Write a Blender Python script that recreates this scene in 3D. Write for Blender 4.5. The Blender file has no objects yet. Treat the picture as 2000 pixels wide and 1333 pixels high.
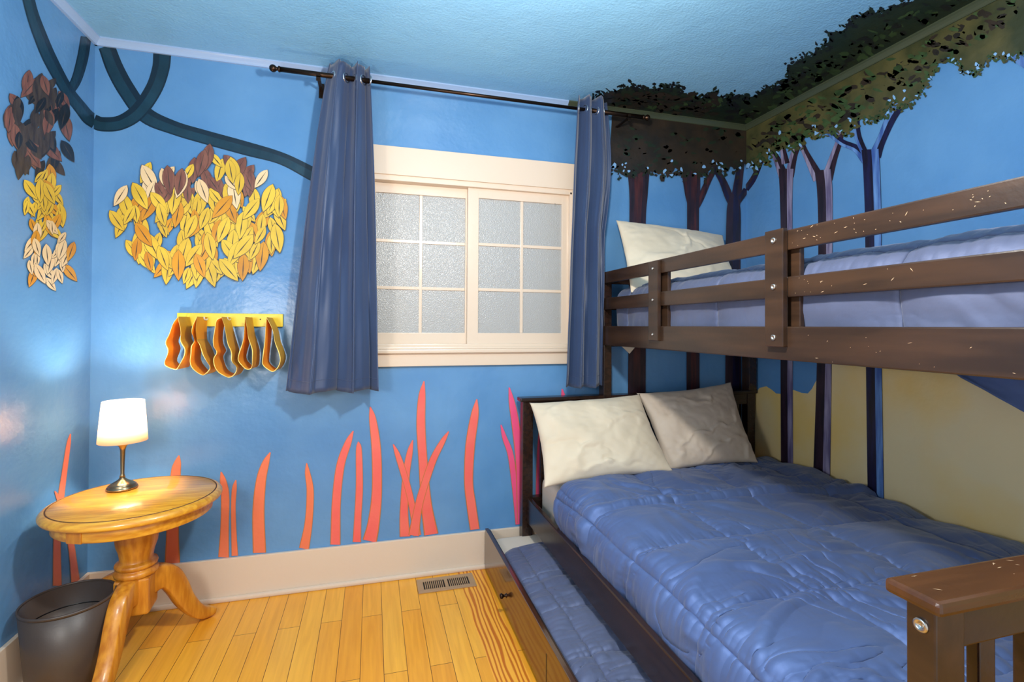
import bpy, bmesh, math, random
import numpy as np
from mathutils import Vector, Matrix, noise
from mathutils.geometry import tessellate_polygon
SC = bpy.context.scene
COL = SC.collection
random.seed(7)

# ------------------------------------------------------------------ camera
F, YAW, PITCH, ROLL, SY = 975.33, .272695, .011738, .005444, -40.29
CAM = np.array([1.17164, -2.57006, 1.25827])
def _axes():
    f = np.array([math.sin(YAW)*math.cos(PITCH), math.cos(YAW)*math.cos(PITCH), math.sin(PITCH)])
    r = np.array([math.cos(YAW), -math.sin(YAW), 0.]); u = np.cross(r, f)
    return r*math.cos(ROLL)+u*math.sin(ROLL), -r*math.sin(ROLL)+u*math.cos(ROLL), f
AR, AU, AF = _axes()
cd = bpy.data.cameras.new('camera'); cam = bpy.data.objects.new('camera', cd); COL.objects.link(cam)
cd.sensor_width = 36; cd.lens = F/2000*36; cd.shift_y = SY/2000; cd.clip_start = .02
M = Matrix.Identity(4)
for i in range(3):
    M[i][0], M[i][1], M[i][2], M[i][3] = AR[i], AU[i], -AF[i], CAM[i]
cam.matrix_world = M
SC.camera = cam
def at(x, y, ax, val):
    "point of the plane (axis ax = val) seen at a photo pixel"
    d = AF+AR*(x-1000)/F-AU*(y-666.5-SY)/F
    t = (val-CAM[ax])/d[ax]
    return Vector(CAM+t*d)

# ------------------------------------------------------------------ view, world, lights
SC.view_settings.view_transform = 'Standard'; SC.view_settings.look = 'None'
SC.view_settings.gamma = 1; SC.view_settings.use_curve_mapping = False
SC.view_settings.exposure = 0.12
W = bpy.data.worlds.new('world'); SC.world = W; W.use_nodes = True
W.node_tree.nodes['Background'].inputs[0].default_value = (1, .985, .96, 1)
W.node_tree.nodes['Background'].inputs[1].default_value = 1.05
def light(name, kind, loc, power, color, radius=.05, **k):
    l = bpy.data.lights.new(name, kind); l.energy = power; l.color = color
    if kind == 'POINT': l.shadow_soft_size = radius
    o = bpy.data.objects.new(name, l); COL.objects.link(o); o.location = loc
    for a, b in k.items(): setattr(l, a, b)
    return o
light('ceiling_bulb', 'POINT', (1.58, -1.62, 2.02), 80, (1, .95, .88), .06)
light('added_fill_light', 'POINT', (.36, -1.95, 1.28), 46, (1, .95, .88), .15)      # fill added by the left wall, outside the view, to brighten under the bunk
light('lamp_bulb', 'POINT', (.222, -.24, .898), 12.0, (1, .84, .66), .022)

# ------------------------------------------------------------------ materials
def lin(c):
    return tuple((v/255/12.92 if v/255 <= .04045 else ((v/255+.055)/1.055)**2.4) for v in c)+(1,)
MATS = {}
def mat(name, color, rough=.5, metal=0, c2=None, nscale=4, stretch=(1,1,1), bump=0, bscale=60, bump2=0, b2scale=5,
        sheen=0, coat=0, detail=4, ramp=(.35,.65), spec=.5, sub=0, trans=0):
    if name in MATS: return MATS[name]
    m = bpy.data.materials.new(name); m.use_nodes = True; MATS[name] = m
    nt = m.node_tree; N = nt.nodes; L = nt.links; b = N['Principled BSDF']
    b.inputs['Roughness'].default_value = rough; b.inputs['Metallic'].default_value = metal
    b.inputs['Specular IOR Level'].default_value = spec
    b.inputs['Base Color'].default_value = lin(color)
    b.inputs['Sheen Weight'].default_value = sheen; b.inputs['Coat Weight'].default_value = coat
    tc = N.new('ShaderNodeTexCoord'); mp = N.new('ShaderNodeMapping'); L.new(tc.outputs['Object'], mp.inputs[0])
    mp.inputs['Scale'].default_value = stretch
    if c2:
        n = N.new('ShaderNodeTexNoise'); n.inputs['Scale'].default_value = nscale; n.inputs['Detail'].default_value = detail
        L.new(mp.outputs[0], n.inputs['Vector'])
        r = N.new('ShaderNodeValToRGB'); r.color_ramp.elements[0].position = ramp[0]; r.color_ramp.elements[1].position = ramp[1]
        r.color_ramp.elements[0].color = lin(color); r.color_ramp.elements[1].color = lin(c2)
        L.new(n.outputs[0], r.inputs[0]); L.new(r.outputs[0], b.inputs['Base Color'])
    last = None
    for s, sc in ((bump, bscale), (bump2, b2scale)):
        if s:
            n = N.new('ShaderNodeTexNoise'); n.inputs['Scale'].default_value = sc; n.inputs['Detail'].default_value = 3
            L.new(tc.outputs['Object'], n.inputs['Vector'])
            bp = N.new('ShaderNodeBump'); bp.inputs['Strength'].default_value = 1; bp.inputs['Distance'].default_value = s
            L.new(n.outputs[0], bp.inputs['Height'])
            if last: L.new(last.outputs[0], bp.inputs['Normal'])
            last = bp
    if last: L.new(last.outputs[0], b.inputs['Normal'])
    return m
WB = dict(bump=.0006, bscale=70, bump2=.006, b2scale=7)       # hand-trowelled plaster under semi-gloss paint
blue = mat('blue_wall_paint', (82,134,184), .30, c2=(98,148,194), nscale=2.2, **WB)
ceil_m = mat('blue_ceiling_paint', (124,180,218), .34, c2=(134,188,222), nscale=1.5, bump=.0022, bscale=90, bump2=.004, b2scale=9)
tan_m = mat('tan_wall_paint', (232,194,108), .42, c2=(226,206,156), nscale=2.0, ramp=(.35,.62), **WB)
vine_d = mat('vine_dark_paint', (12,36,52), .35, **WB)
vine_l = mat('vine_teal_paint', (22,60,78), .35, c2=(16,48,64), nscale=9, **WB)
coral_o = mat('orange_coral_paint', (232,120,84), .4, **WB)
coral = mat('coral_paint', (236,98,92), .4, c2=(238,112,98), nscale=5, **WB)
pink = mat('pink_paint', (236,84,130), .4, **WB)
outl = mat('ochre_outline_paint', (190,116,58), .4, **WB)
bark1 = mat('red_bark_paint', (78,38,38), .38, c2=(40,24,34), nscale=5, stretch=(9,9,1), **WB)
bark2 = mat('brown_bark_paint', (52,34,46), .38, c2=(26,20,32), nscale=5, stretch=(9,9,1), **WB)
barkh = mat('lilac_bark_highlight', (158,148,172), .38, c2=(96,86,118), nscale=5, stretch=(9,9,1), **WB)
barkb = mat('blue_bark_highlight', (104,146,200), .38, c2=(56,86,150), nscale=5, stretch=(9,9,1), **WB)
barkd = mat('indigo_bark_paint', (26,26,66), .38, c2=(20,14,28), nscale=5, stretch=(9,9,1), **WB)
leaf_b = mat('brown_foliage_paint', (50,40,30), .4, c2=(32,30,26), nscale=10, **WB)
leaf_o = mat('olive_foliage_paint', (84,80,46), .4, c2=(50,56,32), nscale=9, **WB)
leaf_g = mat('green_foliage_paint', (62,84,48), .4, c2=(40,60,34), nscale=14, **WB)
leaf_d = mat('dark_foliage_paint', (24,40,30), .4, c2=(34,46,30), nscale=9, **WB)
leaf_k = mat('black_foliage_paint', (20,22,26), .4, **WB)
sky_d = mat('pale_sky_dab_paint', (130,176,220), .4, **WB)
p_brown = mat('dark_brown_pod_paint', (48,38,34), .45, c2=(74,62,52), nscale=14, stretch=(4,4,1), **WB)
p_ochre = mat('ochre_pod_paint', (206,168,48), .45, c2=(226,190,60), nscale=8, **WB)
p_gold = mat('gold_pod_paint', (214,150,30), .45, c2=(196,128,30), nscale=8, **WB)
p_cream = mat('cream_pod_paint', (232,208,164), .45, c2=(222,188,138), nscale=6, **WB)
p_plum = mat('russet_pod_paint', (134,88,72), .45, c2=(104,62,54), nscale=12, stretch=(5,5,1), **WB)
white = mat('cream_gloss_trim_paint', (220,200,178), .26, bump=.0004, bscale=40, bump2=.001, b2scale=8)
crown_m = mat('crown_moulding_paint', (150,178,214), .3)
espresso = mat('espresso_wood', (34,23,20), .24, c2=(50,32,24), nscale=3, stretch=(14,1,14), bump=.0002, bscale=90)
espresso_x = mat('espresso_wood_across', (34,23,20), .24, c2=(50,32,24), nscale=3, stretch=(1,14,14), bump=.0002, bscale=90)
worn = mat('worn_brown_wood', (46,32,23), .28, c2=(64,44,30), nscale=3, stretch=(9,1,9), bump=.0003, bscale=60)
lacquer = mat('glossy_espresso_lacquer', (64,34,16), .2, bump=.0001, bscale=60, spec=1.0, coat=.35)
worn_x = mat('worn_brown_wood_across', (66,41,24), .26, c2=(88,54,30), nscale=3, stretch=(1,9,9), bump=.0003, bscale=60)
scratch = mat('pale_scratch', (198,166,130), .6)
oak = mat('golden_oak', (228,168,52), .3, c2=(200,132,34), nscale=5, stretch=(2,14,14), bump=.0003, bscale=80, coat=.3)
oak_v = mat('golden_oak_upright', (214,146,44), .33, c2=(184,112,28), nscale=5, stretch=(12,12,2), bump=.0004, bscale=70, coat=.2)
groove = mat('dark_groove', (84,46,14), .6)
navy = mat('navy_satin', (74,94,140), .6, metal=.42, c2=(86,108,154), nscale=3, sheen=.15, bump=.0005, bscale=70, bump2=.0010, b2scale=22, spec=.5)
navy2 = mat('slate_navy_satin', (82,90,118), .62, metal=.35, c2=(94,102,130), nscale=3, sheen=.2, bump=.0006, bscale=60, bump2=.0015, b2scale=16, spec=.45)
curt_m = mat('navy_curtain_sateen', (42,60,94), .45, c2=(48,68,102), nscale=2, sheen=.3, bump=.0002, bscale=300)
cream_f = mat('cream_pillowcase', (212,194,166), .8, c2=(218,202,176), nscale=5, sheen=.2, bump=.0008, bscale=12, bump2=.0003, b2scale=300)
taupe_f = mat('taupe_pillowcase', (196,178,158), .75, c2=(204,188,168), nscale=5, sheen=.2, bump=.001, bscale=12)
sheet_m = mat('cream_sheet', (212,198,178), .8, bump=.002, bscale=14)
bronze = mat('dark_bronze', (60,44,34), .3, metal=.9)
steel = mat('brushed_steel', (190,186,178), .3, metal=1)
silver = mat('silver_grommet', (220,220,220), .2, metal=1)
lampmetal = mat('antique_nickel', (150,134,104), .28, metal=1)
blackp = mat('black_plastic', (66,56,50), .42, c2=(76,64,56), nscale=4, bump=.0002, bscale=160)
blackin = mat('black_plastic_and_slot_shade', (14,14,16), .3)
yellow = mat('yellow_painted_board', (246,216,58), .4, c2=(240,206,50), nscale=8)
felt_o = mat('orange_gold_felt', (248,172,36), .75, c2=(236,152,28), nscale=10)
felt_y = mat('yellow_gold_felt', (226,168,44), .6, c2=(204,144,34), nscale=10)
felt_e = mat('pale_yellow_edge', (252,222,120), .6)
vent_m = mat('taupe_metal_register', (176,146,112), .4, metal=.3)
dark = mat('duct_shade_paint', (26,20,16), .8)
hookm = mat('white_plastic_hook', (240,232,214), .4)

def floor_material():
    m = bpy.data.materials.new('honey_fir_floorboards'); m.use_nodes = True
    nt = m.node_tree; N = nt.nodes; L = nt.links; b = N['Principled BSDF']
    tc = N.new('ShaderNodeTexCoord'); mp = N.new('ShaderNodeMapping'); L.new(tc.outputs['Object'], mp.inputs[0])
    mp.inputs['Rotation'].default_value = (0, 0, math.pi/2); mp.inputs['Location'].default_value = (.35, .022, 0)
    br = N.new('ShaderNodeTexBrick'); L.new(mp.outputs[0], br.inputs['Vector'])
    br.offset = .37; br.offset_frequency = 2; br.squash = 1
    br.inputs['Color1'].default_value = lin((250,180,58)); br.inputs['Color2'].default_value = lin((240,158,38))
    br.inputs['Mortar'].default_value = lin((110,62,18)); br.inputs['Scale'].default_value = 1
    br.inputs['Mortar Size'].default_value = .0011; br.inputs['Mortar Smooth'].default_value = .3
    br.inputs['Brick Width'].default_value = 1.05; br.inputs['Row Height'].default_value = .083; br.inputs['Bias'].default_value = -.1
    mp2 = N.new('ShaderNodeMapping'); L.new(tc.outputs['Object'], mp2.inputs[0]); mp2.inputs['Scale'].default_value = (26, 1.6, 1)
    n = N.new('ShaderNodeTexNoise'); n.inputs['Scale'].default_value = 2.2; n.inputs['Detail'].default_value = 6; n.inputs['Distortion'].default_value = .6
    L.new(mp2.outputs[0], n.inputs['Vector'])
    r = N.new('ShaderNodeValToRGB'); r.color_ramp.elements[0].position = .3; r.color_ramp.elements[1].position = .7
    r.color_ramp.elements[0].color = (.74,.62,.46,1); r.color_ramp.elements[1].color = (1.0,1.0,1.0,1)
    L.new(n.outputs[0], r.inputs[0])
    mx = N.new('ShaderNodeMix'); mx.data_type = 'RGBA'; mx.blend_type = 'MULTIPLY'; mx.inputs[0].default_value = .55
    L.new(br.outputs['Color'], mx.inputs[6]); L.new(r.outputs[0], mx.inputs[7])
    L.new(mx.outputs[2], b.inputs['Base Color'])
    b.inputs['Roughness'].default_value = .3
    bp = N.new('ShaderNodeBump'); bp.inputs['Distance'].default_value = .001; bp.invert = True
    L.new(br.outputs['Fac'], bp.inputs['Height']); L.new(bp.outputs[0], b.inputs['Normal'])
    return m
def grain_material():
    m = bpy.data.materials.new('wavy_grained_board'); m.use_nodes = True
    nt = m.node_tree; N = nt.nodes; L = nt.links; b = N['Principled BSDF']
    tc = N.new('ShaderNodeTexCoord'); mp = N.new('ShaderNodeMapping'); L.new(tc.outputs['Object'], mp.inputs[0])
    mp.inputs['Scale'].default_value = (1, .14, 1)
    w = N.new('ShaderNodeTexWave'); w.inputs['Scale'].default_value = 17; w.inputs['Distortion'].default_value = 7; w.inputs['Detail'].default_value = 1.5
    w.inputs['Detail Scale'].default_value = 1.2
    L.new(mp.outputs[0], w.inputs['Vector'])
    r = N.new('ShaderNodeValToRGB'); r.color_ramp.elements[0].color = lin((196,104,18)); r.color_ramp.elements[1].color = lin((246,172,56))
    r.color_ramp.elements[0].position = .15; r.color_ramp.elements[1].position = .6
    L.new(w.outputs[0], r.inputs[0]); L.new(r.outputs[0], b.inputs['Base Color']); b.inputs['Roughness'].default_value = .32
    return m
def glass_material():
    m = bpy.data.materials.new('frosted_obscure_glass'); m.use_nodes = True
    nt = m.node_tree; N = nt.nodes; L = nt.links; b = N['Principled BSDF']
    b.inputs['Base Color'].default_value = lin((176,176,174)); b.inputs['Roughness'].default_value = .3
    b.inputs['Specular IOR Level'].default_value = .7
    tc = N.new('ShaderNodeTexCoord'); n = N.new('ShaderNodeTexVoronoi'); n.inputs['Scale'].default_value = 230
    n.feature = 'SMOOTH_F1'
    L.new(tc.outputs['Object'], n.inputs['Vector'])
    bp = N.new('ShaderNodeBump'); bp.inputs['Distance'].default_value = .0016; L.new(n.outputs[0], bp.inputs['Height']); L.new(bp.outputs[0], b.inputs['Normal'])
    t = N.new('ShaderNodeBsdfTranslucent'); t.inputs[0].default_value = lin((235,235,232)); L.new(bp.outputs[0], t.inputs['Normal'])
    mx = N.new('ShaderNodeMixShader'); mx.inputs[0].default_value = .16
    L.new(b.outputs[0], mx.inputs[1]); L.new(t.outputs[0], mx.inputs[2]); L.new(mx.outputs[0], N['Material Output'].inputs[0])
    return m
def shade_material():
    m = bpy.data.materials.new('white_linen_lampshade'); m.use_nodes = True
    nt = m.node_tree; N = nt.nodes; L = nt.links; b = N['Principled BSDF']
    b.inputs['Base Color'].default_value = lin((244,232,218)); b.inputs['Roughness'].default_value = .9
    t = N.new('ShaderNodeBsdfTranslucent'); t.inputs[0].default_value = lin((252,226,200))
    mx = N.new('ShaderNodeMixShader'); mx.inputs[0].default_value = .55
    L.new(b.outputs[0], mx.inputs[1]); L.new(t.outputs[0], mx.inputs[2]); L.new(mx.outputs[0], N['Material Output'].inputs[0])
    return m
floor_m = floor_material(); grain_m = grain_material(); glass_m = glass_material(); shade_m = shade_material()

# ------------------------------------------------------------------ helpers
def finish(name, bm, mats, parent=None, smooth=False, recalc=True):
    if recalc: bmesh.ops.recalc_face_normals(bm, faces=bm.faces)
    me = bpy.data.meshes.new(name); bm.to_mesh(me); bm.free()
    if not isinstance(mats, (list, tuple)): mats = [mats]
    for m in mats: me.materials.append(m)
    if smooth: me.polygons.foreach_set('use_smooth', [True]*len(me.polygons))
    o = bpy.data.objects.new(name, me); COL.objects.link(o)
    if parent: adopt(o, parent)
    return o
def origin(e):
    v = Vector((0,0,0)); 
    while e: v += e.location; e = e.parent
    return v
def adopt(o, parent):
    "child keeps its world coordinates; all our Empties are pure translations"
    o.parent = parent
    base = origin(parent)
    if o.type == 'MESH':
        if parent.type == 'EMPTY': o.data.transform(Matrix.Translation(-base))
        elif base.length > 0: o.data.transform(Matrix.Translation(-base))
def thing(name, label, cat, loc=(0,0,0), group=None):
    o = bpy.data.objects.new(name, None); COL.objects.link(o); o.location = loc; o.empty_display_size = .05
    o['label'] = label; o['category'] = cat
    if group: o['group'] = group
    return o
def tag(o, label, cat, group=None):
    o['label'] = label; o['category'] = cat
    if group: o['group'] = group
    return o
def struct(o, label=None):
    o['kind'] = 'structure'
    if label: o['label'] = label
    return o
def addbox(bm, x0, x1, y0, y1, z0, z1, bev=0, seg=2, mi=0):
    b = bmesh.new()
    r = bmesh.ops.create_cube(b, size=1)
    for v in b.verts: v.co = Vector(((x0+x1)/2+v.co.x*(x1-x0), (y0+y1)/2+v.co.y*(y1-y0), (z0+z1)/2+v.co.z*(z1-z0)))
    if bev: bmesh.ops.bevel(b, geom=list(b.edges), offset=bev, segments=seg, affect='EDGES', profile=.6)
    merge(bm, b, mi)
def merge(bm, b, mi=0):
    vm = {}
    for v in b.verts: vm[v] = bm.verts.new(v.co)
    for f in b.faces:
        g = bm.faces.new([vm[v] for v in f.verts]); g.material_index = mi; g.smooth = f.smooth
    b.free()
def box(name, x0, x1, y0, y1, z0, z1, m, parent=None, bev=.002, seg=2):
    bm = bmesh.new(); addbox(bm, x0, x1, y0, y1, z0, z1, bev, seg); return finish(name, bm, m, parent)
def addlathe(bm, prof, c, n=48, mi=0, axis='Z', closed=False, sx=1, sy=1):
    rings = []
    for r, h in prof:
        ring = []
        for k in range(n):
            a = 2*math.pi*k/n; p = (r*math.cos(a)*sx, r*math.sin(a)*sy, h)
            if axis == 'X': p = (p[2], p[0], p[1])
            if axis == 'Y': p = (p[0], p[2], p[1])
            ring.append(bm.verts.new((c[0]+p[0], c[1]+p[1], c[2]+p[2])))
        rings.append(ring)
    pairs = list(zip(rings, rings[1:]))
    if closed: pairs.append((rings[-1], rings[0]))
    for A, B in pairs:
        for k in range(n):
            f = bm.faces.new((A[k], A[(k+1)%n], B[(k+1)%n], B[k])); f.smooth = True; f.material_index = mi
    if not closed:
        for R_, p in ((rings[0], prof[0]), (rings[-1], prof[-1])):
            if p[0] > 1e-4:
                f = bm.faces.new(R_); f.material_index = mi
def lathe(name, prof, c, m, parent=None, n=48, axis='Z', closed=False, open_ends=False):
    bm = bmesh.new(); addlathe(bm, prof, c, n, 0, axis, closed)
    bmesh.ops.remove_doubles(bm, verts=bm.verts, dist=1e-5)
    return finish(name, bm, m, parent)
def addtube(bm, pts, rad, n=12, mi=0, cap=True):
    pts = [Vector(p) for p in pts]; rings = []
    rads = rad if isinstance(rad, (list, tuple)) else [rad]*len(pts)
    up = Vector((0.13, .21, .97)).normalized()
    for i, p in enumerate(pts):
        t = (pts[min(i+1, len(pts)-1)]-pts[max(i-1, 0)]).normalized()
        a = t.cross(up)
        if a.length < .05: a = t.cross(Vector((1,0,0)))
        a.normalize(); b = t.cross(a)
        rings.append([bm.verts.new(p+(a*math.cos(2*math.pi*k/n)+b*math.sin(2*math.pi*k/n))*rads[i]) for k in range(n)])
    for A, B in zip(rings, rings[1:]):
        for k in range(n):
            f = bm.faces.new((A[k], A[(k+1)%n], B[(k+1)%n], B[k])); f.smooth = True; f.material_index = mi
    if cap:
        for r in (rings[0], rings[-1]): bm.faces.new(r).material_index = mi
def tube(name, pts, rad, m, parent=None, n=12):
    bm = bmesh.new(); addtube(bm, pts, rad, n); return finish(name, bm, m, parent)
def spline(pts, k=8):
    "Catmull-Rom through tuples of any length"
    P = [np.array(p, float) for p in pts]; P = [2*P[0]-P[1]]+P+[2*P[-1]-P[-2]]; out = []
    for i in range(1, len(P)-2):
        for j in range(k):
            t = j/k; a, b, c, d = P[i-1:i+3]
            out.append(.5*((2*b)+(c-a)*t+(2*a-5*b+4*c-d)*t*t+(-a+3*b-3*c+d)*t**3))
    out.append(P[-2]); return out
def fbm(x, y, z=0, o=3):
    s = 0; a = 1; 
    for i in range(o):
        s += a*noise.noise(Vector((x, y, z))); x *= 2.03; y *= 2.03; z += 7.1; a *= .5
    return s

# ------------------------------------------------------------------ room shell
RW, RH, RY = 3.384, 2.5, -3.5
floor_bm = bmesh.new(); addbox(floor_bm, -.15, RW+.15, RY, .15, -.1, 0)
addbox(floor_bm, 1.60, 1.725, RY, -.012, -.001, .0006, mi=1)
struct(finish('floor', floor_bm, [floor_m, grain_m]), 'honey-coloured narrow wooden floorboards')

class Mural:
    "flat paint on one wall: shapes are drawn on the wall plane, 0.15 mm apart, inside the wall's own mesh"
    def __init__(s, bm, ax, val, sign, mats):
        s.bm = bm; s.ax = ax; s.val = val; s.sign = sign; s.mats = mats; s.k = 1
    def idx(s, m):
        if m not in s.mats: s.mats.append(m)
        return s.mats.index(m)
    def P(s, x, y):
        return at(x, y, s.ax, s.val)
    def ok(s, v): return True
    def poly3(s, pts, m, lift=None):
        l = s.val+s.sign*((.0006)+.00015*(s.k if lift is None else lift))
        q = []
        for p in pts:
            p = Vector(p); p[s.ax] = l; q.append(p)
        tris = tessellate_polygon([q]); vs = [s.bm.verts.new(p) for p in q]; mi = s.idx(m)
        for t in tris:
            if len(set(t)) == 3:
                try:
                    f = s.bm.faces.new([vs[i] for i in t]); f.material_index = mi
                except ValueError: pass
        s.k = s.k+1 if lift is None else s.k
    def poly(s, px, m, **k): s.poly3([s.P(*p) for p in px], m, **k)
    def ribbon(s, px, m, layers=None, k=7):
        "px: (x, y, width) down the middle of a brush stroke; layers: (material, scale, sideways shift)"
        c = spline(px, k)
        for lm, sc, sh in (layers or [(m, 1, 0)]):
            A = []; B = []
            for i, p in enumerate(c):
                a = c[max(i-1,0)]; b = c[min(i+1, len(c)-1)]; t = (b-a)[:2]; t = t/(np.linalg.norm(t)+1e-9); n = np.array([-t[1], t[0]])
                w = max(p[2], .6)/2
                A.append(s.P(*(p[:2]+n*(w*sc+w*sh)))); B.append(s.P(*(p[:2]-n*(w*sc-w*sh))))
            # quads, split to keep it robust
            l = s.val+s.sign*((.0006)+.00015*s.k); mi = s.idx(lm)
            for L_ in (A, B):
                for q in L_: q[s.ax] = l
            va = [s.bm.verts.new(q) for q in A]; vb = [s.bm.verts.new(q) for q in B]
            for i in range(len(va)-1):
                f = s.bm.faces.new((va[i], va[i+1], vb[i+1], vb[i])); f.material_index = mi
            s.k += 1
    def dab(s, x, y, rx, ry, rot, m, lift, n=7, jag=.3):
        pts = []
        for i in range(n):
            a = 2*math.pi*i/n; r = 1+random.uniform(-jag, jag)
            u, v = rx*math.cos(a)*r, ry*math.sin(a)*r
            pts.append(s.P(x+u*math.cos(rot)-v*math.sin(rot), y+u*math.sin(rot)+v*math.cos(rot)))
        if s.inside(pts): s.poly3(pts, m, lift=lift)
    def inside(s, pts):
        for p in pts:
            if s.ax != 2 and (p.z > RH-.03 or p.z < .19): return False
            if s.ax != 0 and (p.x < .002 or p.x > RW-.002): return False
            if s.ax != 1 and p.y > -.002: return False
        return True

def chain(px, step=6):
    out = []
    for a, b in zip(px, px[1:]):
        n = max(1, int(math.hypot(b[0]-a[0], b[1]-a[1])/step))
        for i in range(n): out.append((a[0]+(b[0]-a[0])*i/n, a[1]+(b[1]-a[1])*i/n))
    out.append(px[-1]); return out

# --- back wall with the window opening
WX0, WX1, WZ0, WZ1 = 1.125, 2.235, 1.12, 2.03
bw = bmesh.new()
for (a, b, c, d) in ((-.15, WX0, 0, RH), (WX1, RW+.15, 0, RH), (WX0, WX1, 0, WZ0), (WX0, WX1, WZ1, RH)):
    addbox(bw, a, b, 0, .12, c, d)
mb = [blue]; mur = Mural(bw, 1, 0, -1, mb)
LV = [(vine_d, 1, 0), (vine_l, .55, .25)]
mur.ribbon([(208,90,32),(225,135,34),(250,180,34),(285,225,32),(340,250,27),(400,268,27),(480,290,27),(550,310,24),(610,340,27),(650,360,27)], vine_d, LV)
mur.ribbon([(183,237,27),(200,243,28),(235,240,29),(270,218,32),(300,175,33),(314,135,34),(317,106,35)], vine_d, LV)
weeds = [([(350,890,2),(347,905,12),(343,930,17),(338,1020,20),(337,1060,22),(337,1101,26)], coral_o),
 ([(432,922,2),(436,940,11),(440,970,14),(439,1030,14),(437,1089,18)], coral_o),
 ([(461,938,2),(458,955,8),(456,990,8),(457,1040,9),(459,1086,11)], coral_o),
 ([(528,884,2),(519,905,12),(510,940,17),(505,1000,20),(507,1080,22)], coral_o),
 ([(599,905,2),(601,925,9),(606,960,12),(603,1020,13),(594,1072,17)], coral_o),
 ([(690,842,2),(680,865,11),(665,910,14),(657,980,15),(655,1064,17)], coral),
 ([(700,863,2),(701,880,10),(702,950,12),(699,1010,12),(697,1059,14)], coral),
 ([(723,795,2),(728,820,12),(735,880,16),(736,960,17),(730,1020,20),(722,1057,24)], coral),
 ([(828,745,2),(824,775,12),(822,830,15),(826,900,15),(832,980,18),(842,1044,24)], coral),
 ([(806,860,2),(800,885,10),(793,930,12),(789,1000,14),(791,1048,18)], coral),
 ([(768,868,2),(777,890,9),(790,930,11),(803,980,11),(815,1046,13)], coral),
 ([(876,843,2),(864,863,9),(845,900,12),(825,960,13),(815,1000,14),(808,1046,18)], coral),
 ([(931,780,2),(927,810,13),(918,870,16),(915,940,15),(920,985,16),(927,1034,16)], coral),
 ([(978,830,2),(985,855,8),(997,890,10),(1006,960,10),(1012,1024,10)], pink),
 ([(994,757,2),(999,785,10),(1005,820,13),(1014,890,15),(1017,960,15),(1018,1022,15)], pink),
 ([(1057,775,2),(1055,850,8),(1053,900,10),(1051,1015,12)], pink),
 ([(1097,760,2),(1100,780,8),(1104,830,10),(1112,1000,12)], pink)]
for w, m in weeds: mur.ribbon(w, m, [(outl, 1.18, 0), (m, 1, 0)])
# trees (trunks and forked limbs), then foliage
def tree(mu, trunks, base, hi, side=.45):
    for t in trunks: mu.ribbon(t, base, [(base, 1, 0), (hi, .42, side*.9)])
tree(mur, [[(1246,330,44),(1246,380,36),(1244,450,32),(1243,700,34),(1240,1000,36)]], bark2, bark1, 0)
tree(mur, [[(1356,415,6),(1366,390,13),(1384,350,11),(1400,322,9)], [(1349,410,8),(1345,385,15),(1338,350,13),(1330,318,10)], [(1353,330,26),(1353,370,26),(1352,430,23),(1352,700,25),(1352,1000,26)]], bark2, bark1, -.1)
tree(mur, [[(1430,410,8),(1422,385,16),(1410,355,14),(1396,330,11),(1388,300,9)], [(1434,400,20),(1441,350,16),(1448,300,12),(1450,270,8)], [(1436,402,8),(1444,388,12),(1456,371,12)],
           [(1432,380,14),(1431,400,24),(1431,425,28),(1430,500,29),(1430,700,30),(1430,1000,34)]], bark2, barkd, -.4)
fol_edge = [(1196,170),(1460,240),(1460,330),(1452,322),(1440,336),(1425,325),(1412,340),(1400,322),(1386,330),(1372,348),(1355,335),(1335,342),(1318,330),
            (1305,345),(1285,338),(1262,335),(1238,338),(1220,345),(1205,335),(1192,330)]
def clipz(px, mu):
    out = []
    for p in px:
        q = mu.P(*p)
        if mu.ax != 2: q.z = min(q.z, RH-.02)
        if mu.ax != 0: q.x = max(.0, min(RW, q.x))
        if mu.ax != 1: q.y = min(q.y, 0)
        out.append(q)
    return out
def foliage(mu, px, cols, region, ndabs, base, edge=None, size=9, holes=0):
    q = chain(px, 7); j = [(x+random.uniform(-4,4), y+random.uniform(-4,4)) for x, y in q]
    mu.poly3(clipz(j, mu), base)
    L0 = mu.k
    for i in range(ndabs):
        x, y = region()
        mu.dab(x, y, random.uniform(.5,1)*size, random.uniform(.2,.5)*size, random.uniform(-.7,.7), random.choice(cols), L0+(i % 5))
    for (x, y) in chain(edge or px, 5):
        for _ in range(3):
            mu.dab(x+random.gauss(0,6), y+random.gauss(0,5), random.uniform(2,6), random.uniform(1.5,4), random.uniform(-1.2,1.2), random.choice(cols[:2]), L0+random.randint(0,4), n=6, jag=.5)
    for i in range(holes):
        x, y = random.choice(edge or px)
        mu.dab(x+random.gauss(0,10), y-abs(random.gauss(6,6)), random.uniform(1.5,4), random.uniform(1.5,5), random.uniform(-1,1), sky_d, L0+6, n=6, jag=.5)
    mu.k = L0+8
foliage(mur, fol_edge, [leaf_b, leaf_d, leaf_b, leaf_b], lambda: (random.uniform(1200,1455), random.uniform(245,325)), 220, leaf_b, edge=fol_edge[2:], holes=22)
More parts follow.
